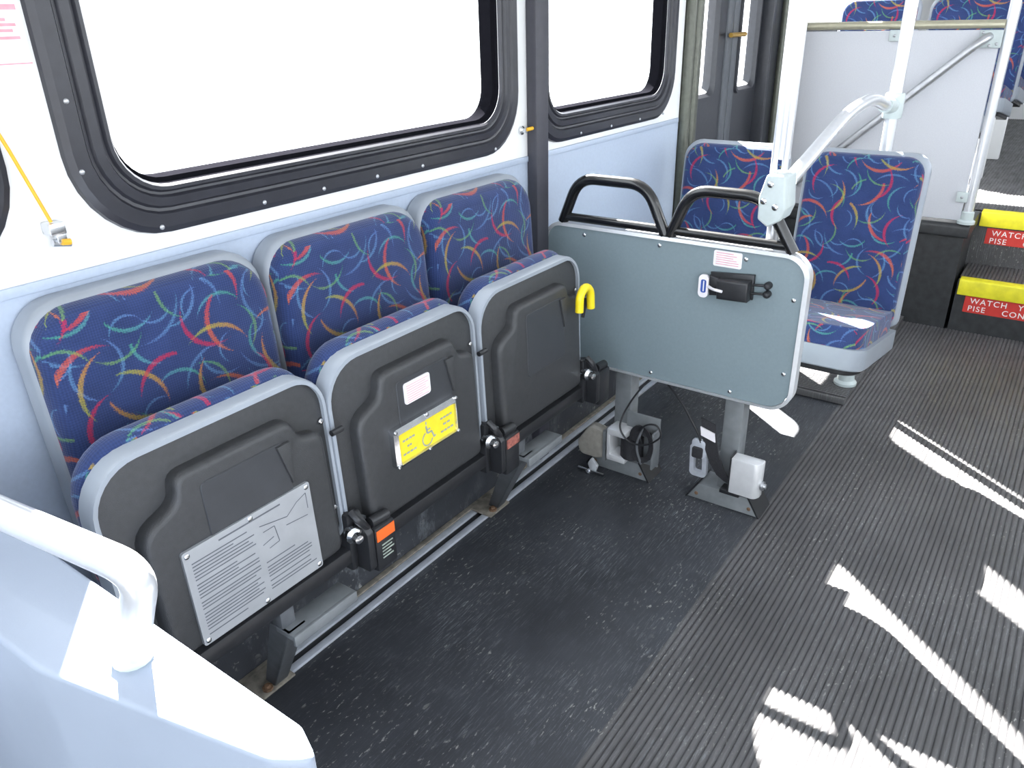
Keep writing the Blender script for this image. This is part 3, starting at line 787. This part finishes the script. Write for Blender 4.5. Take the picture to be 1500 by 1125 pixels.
# ------------------------------------------------------------------ grab poles and rails
p1 = thing('grab_pole', 'pale vertical grab pole clamped to the barrier hoop by a three-screw bracket', 'pole', (1.99, .612, 0))
bm = new(); tube(bm, [(1.99, .612, 1.02), (1.99, .612, 2.2)], .02, 20); tube(bm, [(1.972, .624, .97), (1.972, .624, 2.2)], .008, 10); tube(bm, [(1.975, .598, .97), (1.975, .598, 2.2)], .008, 10)
obj('pole', bm, 'polew', p1)
bm = new(); tube(bm, [(1.99, .612, .375), (1.99, .612, .93)], .016, 18); obj('lower_pole', bm, 'alu', p1)
bm = new()
prism(bm, fillet([(.610, .862), (.580, .880), (.570, .91), (.578, .990), (.624, .990), (.638, .935), (.636, .880)], .008, 3), 'X', 1.925, 2.012, .006, 3)
ck = obj('bracket', bm, 'clamp', p1)
for a, b in ((.611, .968), (.624, .926), (.594, .914)):
    bm = new(); lathe(bm, (1.926, a, b), (-1, 0, 0), [(.008, 0), (.008, .003), (.005, .005), (.001, .005)], 12); obj('screw', bm, 'chrome', ck)
p2 = thing('grab_pole', 'pale vertical grab pole rising behind the aisle seat backrest with a clamp', 'pole', (2.97, .565, .03))
bm = new(); tube(bm, [(2.97, .565, .034), (2.97, .565, 2.2)], .020, 20); obj('pole', bm, 'polew', p2)
bm = new(); lathe(bm, (2.97, .565, .0325), (0, 0, 1), [(.042, 0), (.042, .01), (.032, .02), (.03, .05), (.022, .055)], 18); obj('pole_foot', bm, 'clamp', p2)
bm = new(); lathe(bm, (2.97, .565, 1.015), (0, 0, 1), [(.028, 0), (.031, .006), (.031, .074), (.028, .08)], 20); tube(bm, [(2.95, .567, 1.056), (2.88, .573, 1.064)], .024, 16); obj('clamp', bm, 'clamp', p2)
hr = thing('curved_handrail', 'pale curved handrail sloping from the pole clamp down to the barrier bracket', 'handrail', (2.5, .59, 1.06))
bm = new(); tube(bm, [(2.03, .598, .962), (2.47, .585, 1.085), (2.72, .58, 1.10), (2.885, .573, 1.064)], .0185, 16, .16, 10); obj('rail', bm, 'polew', hr)

# ------------------------------------------------------------------ raised rear section
bm = new(); box(bm, 3.9, 4.2, .36, WY-.001, -.012, .43); struct('trim_3', bm, 'riser')
bm = new(); prism(bm, fillet([(3.882, .425), (3.882, .485), (4.2, .485), (4.2, .43), (3.905, .425)], [.012, .02, 0, 0, .004], 4), 'Y', .345, WY-.001, .002, 1); struct('trim_4', bm, 'riser')
bm = new(); box(bm, 4.2, PX1, -1.22, WY-.001, -.012, .478); ribs(bm, 4.23, PX1, -1.215, WY-.003, .486, .015, 'X'); struct('floor', bm, 'ribs')
bm = new(); box(bm, 3.905, 4.2, -.62, .345, -.012, .232); ribs(bm, 3.94, 4.2, -.62, .345, .2405, .015, 'X'); struct('floor', bm, 'ribs')
bm = new(); box(bm, 3.9, 3.906, -.62, .345, -.012, .24); struct('trim_5', bm, 'riser')
for (x, z0, z1, lbl) in ((3.9, .172, .243, 'yellow nosing along the lower step edge'), (4.2, .420, .490, 'yellow nosing along the upper step edge')):
    bm = new(); prism(bm, fillet([(x-.012, z0), (x-.012, z1), (x+.045, z1), (x+.045, z1-.006), (x-.004, z1-.008), (x-.004, z0)], [.002, .008, .001, .001, .004, .001], 3), 'Y', -.62, .338, .001, 1)
    tag(obj('step_nosing', bm, 'yellow'), lbl, 'step edge', 'yellow step nosings')
for (x, z0, z1, lbl) in ((3.9, .094, .171, 'red step warning sticker on the lower riser'), (4.2, .340, .413, 'red step warning sticker on the upper riser')):
    root = thing('step_warning_sticker', lbl, 'sticker', (x, 0, z0), 'red step warning stickers')
    bm = new(); box(bm, x-.003, x-.001, -.36, .302, z0, z1); obj('sticker_sheet', bm, 'red', root)
    for row, words in enumerate(((('WATCH', .280), ('YOUR', .094), ('STEP', -.14)), (('PISE', .284), ('CON', .149), ('CUIDADO', -.03)))):
        for txt, yy in words:
            bm = text_mesh(txt, .035, 1.2, .0002); zz = z1-.033-row*.035
            bm.transform(Matrix(((0, 0, -1, x-.0038), (-1, 0, 0, yy), (0, 1, 0, zz), (0, 0, 0, 1))))
            obj('lettering', bm, 'letter', root)
hw = thing('half_wall', 'pale grey half-wall panel with metal top rail edging the raised rear deck', 'partition', (3.91, .8, DZ))
bm = new(); box(bm, 3.905, 3.925, .392, 1.252, DZ+.012, 1.262, .003); obj('panel', bm, 'half', hw)
bm = new(); tube(bm, [(3.915, .385, 1.283), (3.915, WY-.003, 1.283)], .0165, 16); obj('top_rail', bm, 'railtop', hw)
bm = new(); prism(bm, [(1.252, 1.215), (1.285, 1.215), (1.285, 1.235), (1.252, 1.235)], 'X', 3.90, 3.925); box(bm, 3.905, 3.92, 1.252, WY-.002, DZ+.012, 1.215); obj('filler_strip', bm, 'half', hw)
for y_, z_ in ((.785, 1.243), (.402, .600)):
    bm = new(); box(bm, 3.893, 3.905, y_-.022, y_+.022, z_-.022, z_+.022, .003); o = obj('bracket_tab', bm, 'clamp', hw)
    bm = new(); rivet(bm, (3.893, y_, z_), (-1, 0, 0), .006, .004); obj('screw', bm, 'alu', o)
dg = thing('diagonal_handrail', 'slim silver handrail rising diagonally across the pale half-wall panel', 'handrail', (3.88, .7, .9))
bm = new(); tube(bm, [(3.90, .430, 1.238), (3.868, .440, 1.232), (3.850, .47, 1.205), (3.85, 1.14, .575), (3.88, 1.17, .55)], .0165, 16, .03); obj('rail', bm, 'alu', dg)
bm = new(); box(bm, 3.890, 3.9045, .384, .466, 1.195, 1.262, .004); fl = obj('flange', bm, 'clamp', dg)
for a, b in ((.455, 1.252), (.40, 1.21), (.425, 1.203)):
    bm = new(); rivet(bm, (3.89, a, b), (-1, 0, 0), .006, .004); obj('screw', bm, 'alu', fl)
p3 = thing('grab_pole', 'pale vertical grab pole at the aisle end of the half-wall panel', 'pole', (3.915, .368, DZ))
bm = new(); tube(bm, [(3.915, .368, DZ+.002), (3.915, .368, 2.2)], .019, 18); obj('pole', bm, 'polew', p3)
bm = new(); lathe(bm, (3.915, .368, DZ+.0005), (0, 0, 1), [(.036, 0), (.036, .012), (.026, .018), (.025, .05), (.02, .054)], 18); obj('pole_foot', bm, 'clamp', p3)

# ------------------------------------------------------------------ housing with grab rail in the foreground
bm = new()
FZ = .80
prism(bm, fillet([(.282, WY-.002), (.282, .441), (.265, .399), (.242, .433), (.181, .70), (.162, WY-.002)], [0, .023, .02, .04, .15, 0], 6), 'Z', .001, FZ, .011, 4, 'hi')
tag(obj('wheel_housing', bm, 'fender'), 'smooth pale grey-blue moulded housing with rounded ledge in the near left corner', 'housing')
gr = thing('grab_rail', 'thick pale grab rail standing on the ledge of the grey-blue housing', 'grab rail', (.242, .636, FZ))
bm = new(); tube(bm, [(.242, .636, FZ+.001), (.244, .611, .86), (.243, .572, .930), (.217, .775, .930), (.196, .95, .930), (.196, .98, .81)], .0152, 18, .045, 8); obj('rail', bm, 'polew', gr)
bm = new(); lathe(bm, (.242, .637, FZ+.0005), (0.02, -.28, 1), [(.019, 0), (.019, .009), (.0155, .014)], 16); obj('rail_foot', bm, 'clamp', gr)

# ------------------------------------------------------------------ small things on the wall
pc = thing('stop_request_cord', 'yellow pull cord slanting to a small metal bracket on the white wall', 'pull cord', (.553, WY, 1.0465))
bm = new(); tube(bm, [(.3415, WY-.03, 1.7578), (.5169, WY-.03, 1.1935), (.5501, WY-.022, 1.0825)], .0028, 8); obj('cord', bm, 'cord', pc)
bm = new(); box(bm, .5425, .5672, WY-.028, WY, 1.0616, 1.0806, .002); box(bm, .5539, .5691, WY-.02, WY-.004, 1.0465, 1.0654, .002); tube(bm, [(.5482, WY-.012, 1.0484), (.5748, WY-.012, 1.0427)], .006, 10); obj('bracket', bm, 'chrome', pc)
bm = new(); tube(bm, [(.5596, WY-.02, 1.0484), (.5719, WY-.02, 1.0465)], .005, 8); obj('cord_end', bm, 'cord', pc)
pc2 = thing('cord_anchor', 'tiny metal cord anchor on the white wall beside the black pillar', 'cord anchor', (1.8448, WY, 1.0654))
bm = new(); lathe(bm, (1.8363, WY, 1.0673), (0, -1, 0), [(.012, 0), (.012, .006), (.006, .01), (.006, .02)], 12); obj('bracket', bm, 'chrome', pc2)
bm = new(); tube(bm, [(1.8382, WY-.018, 1.0692), (1.8629, WY-.022, 1.0711)], .005, 8); obj('cord_end', bm, 'cord', pc2)
nt_ = thing('wall_notice', 'white notice with faded red print on the wall beside the large window', 'notice', (.5577, WY, 1.37))
bm = new(); box(bm, .5236, .5947, WY-.0015, WY-.0003, 1.295, 1.5112); obj('paper', bm, 'sticker', nt_)
head = new()
bm = new()
for z, x0, x1, t in ((1.497, .5274, .5881, 0.003), (1.4353, .5274, .5843, 0.0022), (1.4145, .5274, .5862, 0.0022), (1.3936, .5425, .571, 0.006), (1.3794, .5369, .59, 0.007), (1.3633, .5454, .5719, 0.004), (1.3566, .5406, .5843, 0.004), (1.349, .5369, .5786, 0.004), (1.3395, .5425, .5862, 0.004), (1.3054, .5274, .5938, 0.0018)):
    box(head if z > 1.48 else bm, x0, x1, WY-.0022, WY-.0016, z-t/2, z+t/2)
obj('heading', head, 'pink', nt_)
obj('printing', bm, 'pink', nt_)

# ------------------------------------------------------------------ light
SUN_DIR = V((-.725, -.905, -1.0))
sl = bpy.data.lights.new('sun', 'SUN'); sl.energy = 125; sl.angle = math.radians(.55); sl.color = (1, .97, .92)
so = bpy.data.objects.new('sun', sl); COL.objects.link(so); so.rotation_euler = SUN_DIR.to_track_quat('-Z', 'Y').to_euler(); so.location = (6, 6, 6)
w = bpy.data.worlds.new('sky'); S.world = w; w.use_nodes = True
N, L = w.node_tree.nodes, w.node_tree.links
bg = N['Background']
tc = N.new('ShaderNodeTexCoord'); sp = N.new('ShaderNodeSeparateXYZ'); L.new(tc.outputs['Generated'], sp.inputs[0])
rp = N.new('ShaderNodeValToRGB'); e = rp.color_ramp.elements
e[0].position = .45; e[0].color = (.80, .82, .85, 1); e[1].position = .62; e[1].color = (.86, .93, 1, 1)
mr = N.new('ShaderNodeMapRange'); mr.inputs['From Min'].default_value = -1; mr.inputs['From Max'].default_value = 1
L.new(sp.outputs[2], mr.inputs['Value']); L.new(mr.outputs[0], rp.inputs['Fac']); L.new(rp.outputs['Color'], bg.inputs['Color'])
bg.inputs['Strength'].default_value = 4.6

# ------------------------------------------------------------------ camera
cd = bpy.data.cameras.new('camera'); cam = bpy.data.objects.new('camera', cd); COL.objects.link(cam)
cam.location = (0, 0, 1.35); cam.rotation_euler = [math.radians(a) for a in (64.7906, 1.2859, -54.4662)]
cd.sensor_width = 36; cd.sensor_fit = 'HORIZONTAL'; cd.lens = 1140.94/1500*36; cd.clip_start = .02
S.camera = cam
S.view_settings.view_transform = 'Standard'; S.view_settings.look = 'None'; S.view_settings.exposure = 0; S.view_settings.gamma = 1
S.cycles.use_denoising = True
S.cycles.max_bounces = 10; S.cycles.diffuse_bounces = 5; S.cycles.transparent_max_bounces = 12
S.cycles.sample_clamp_indirect = 12
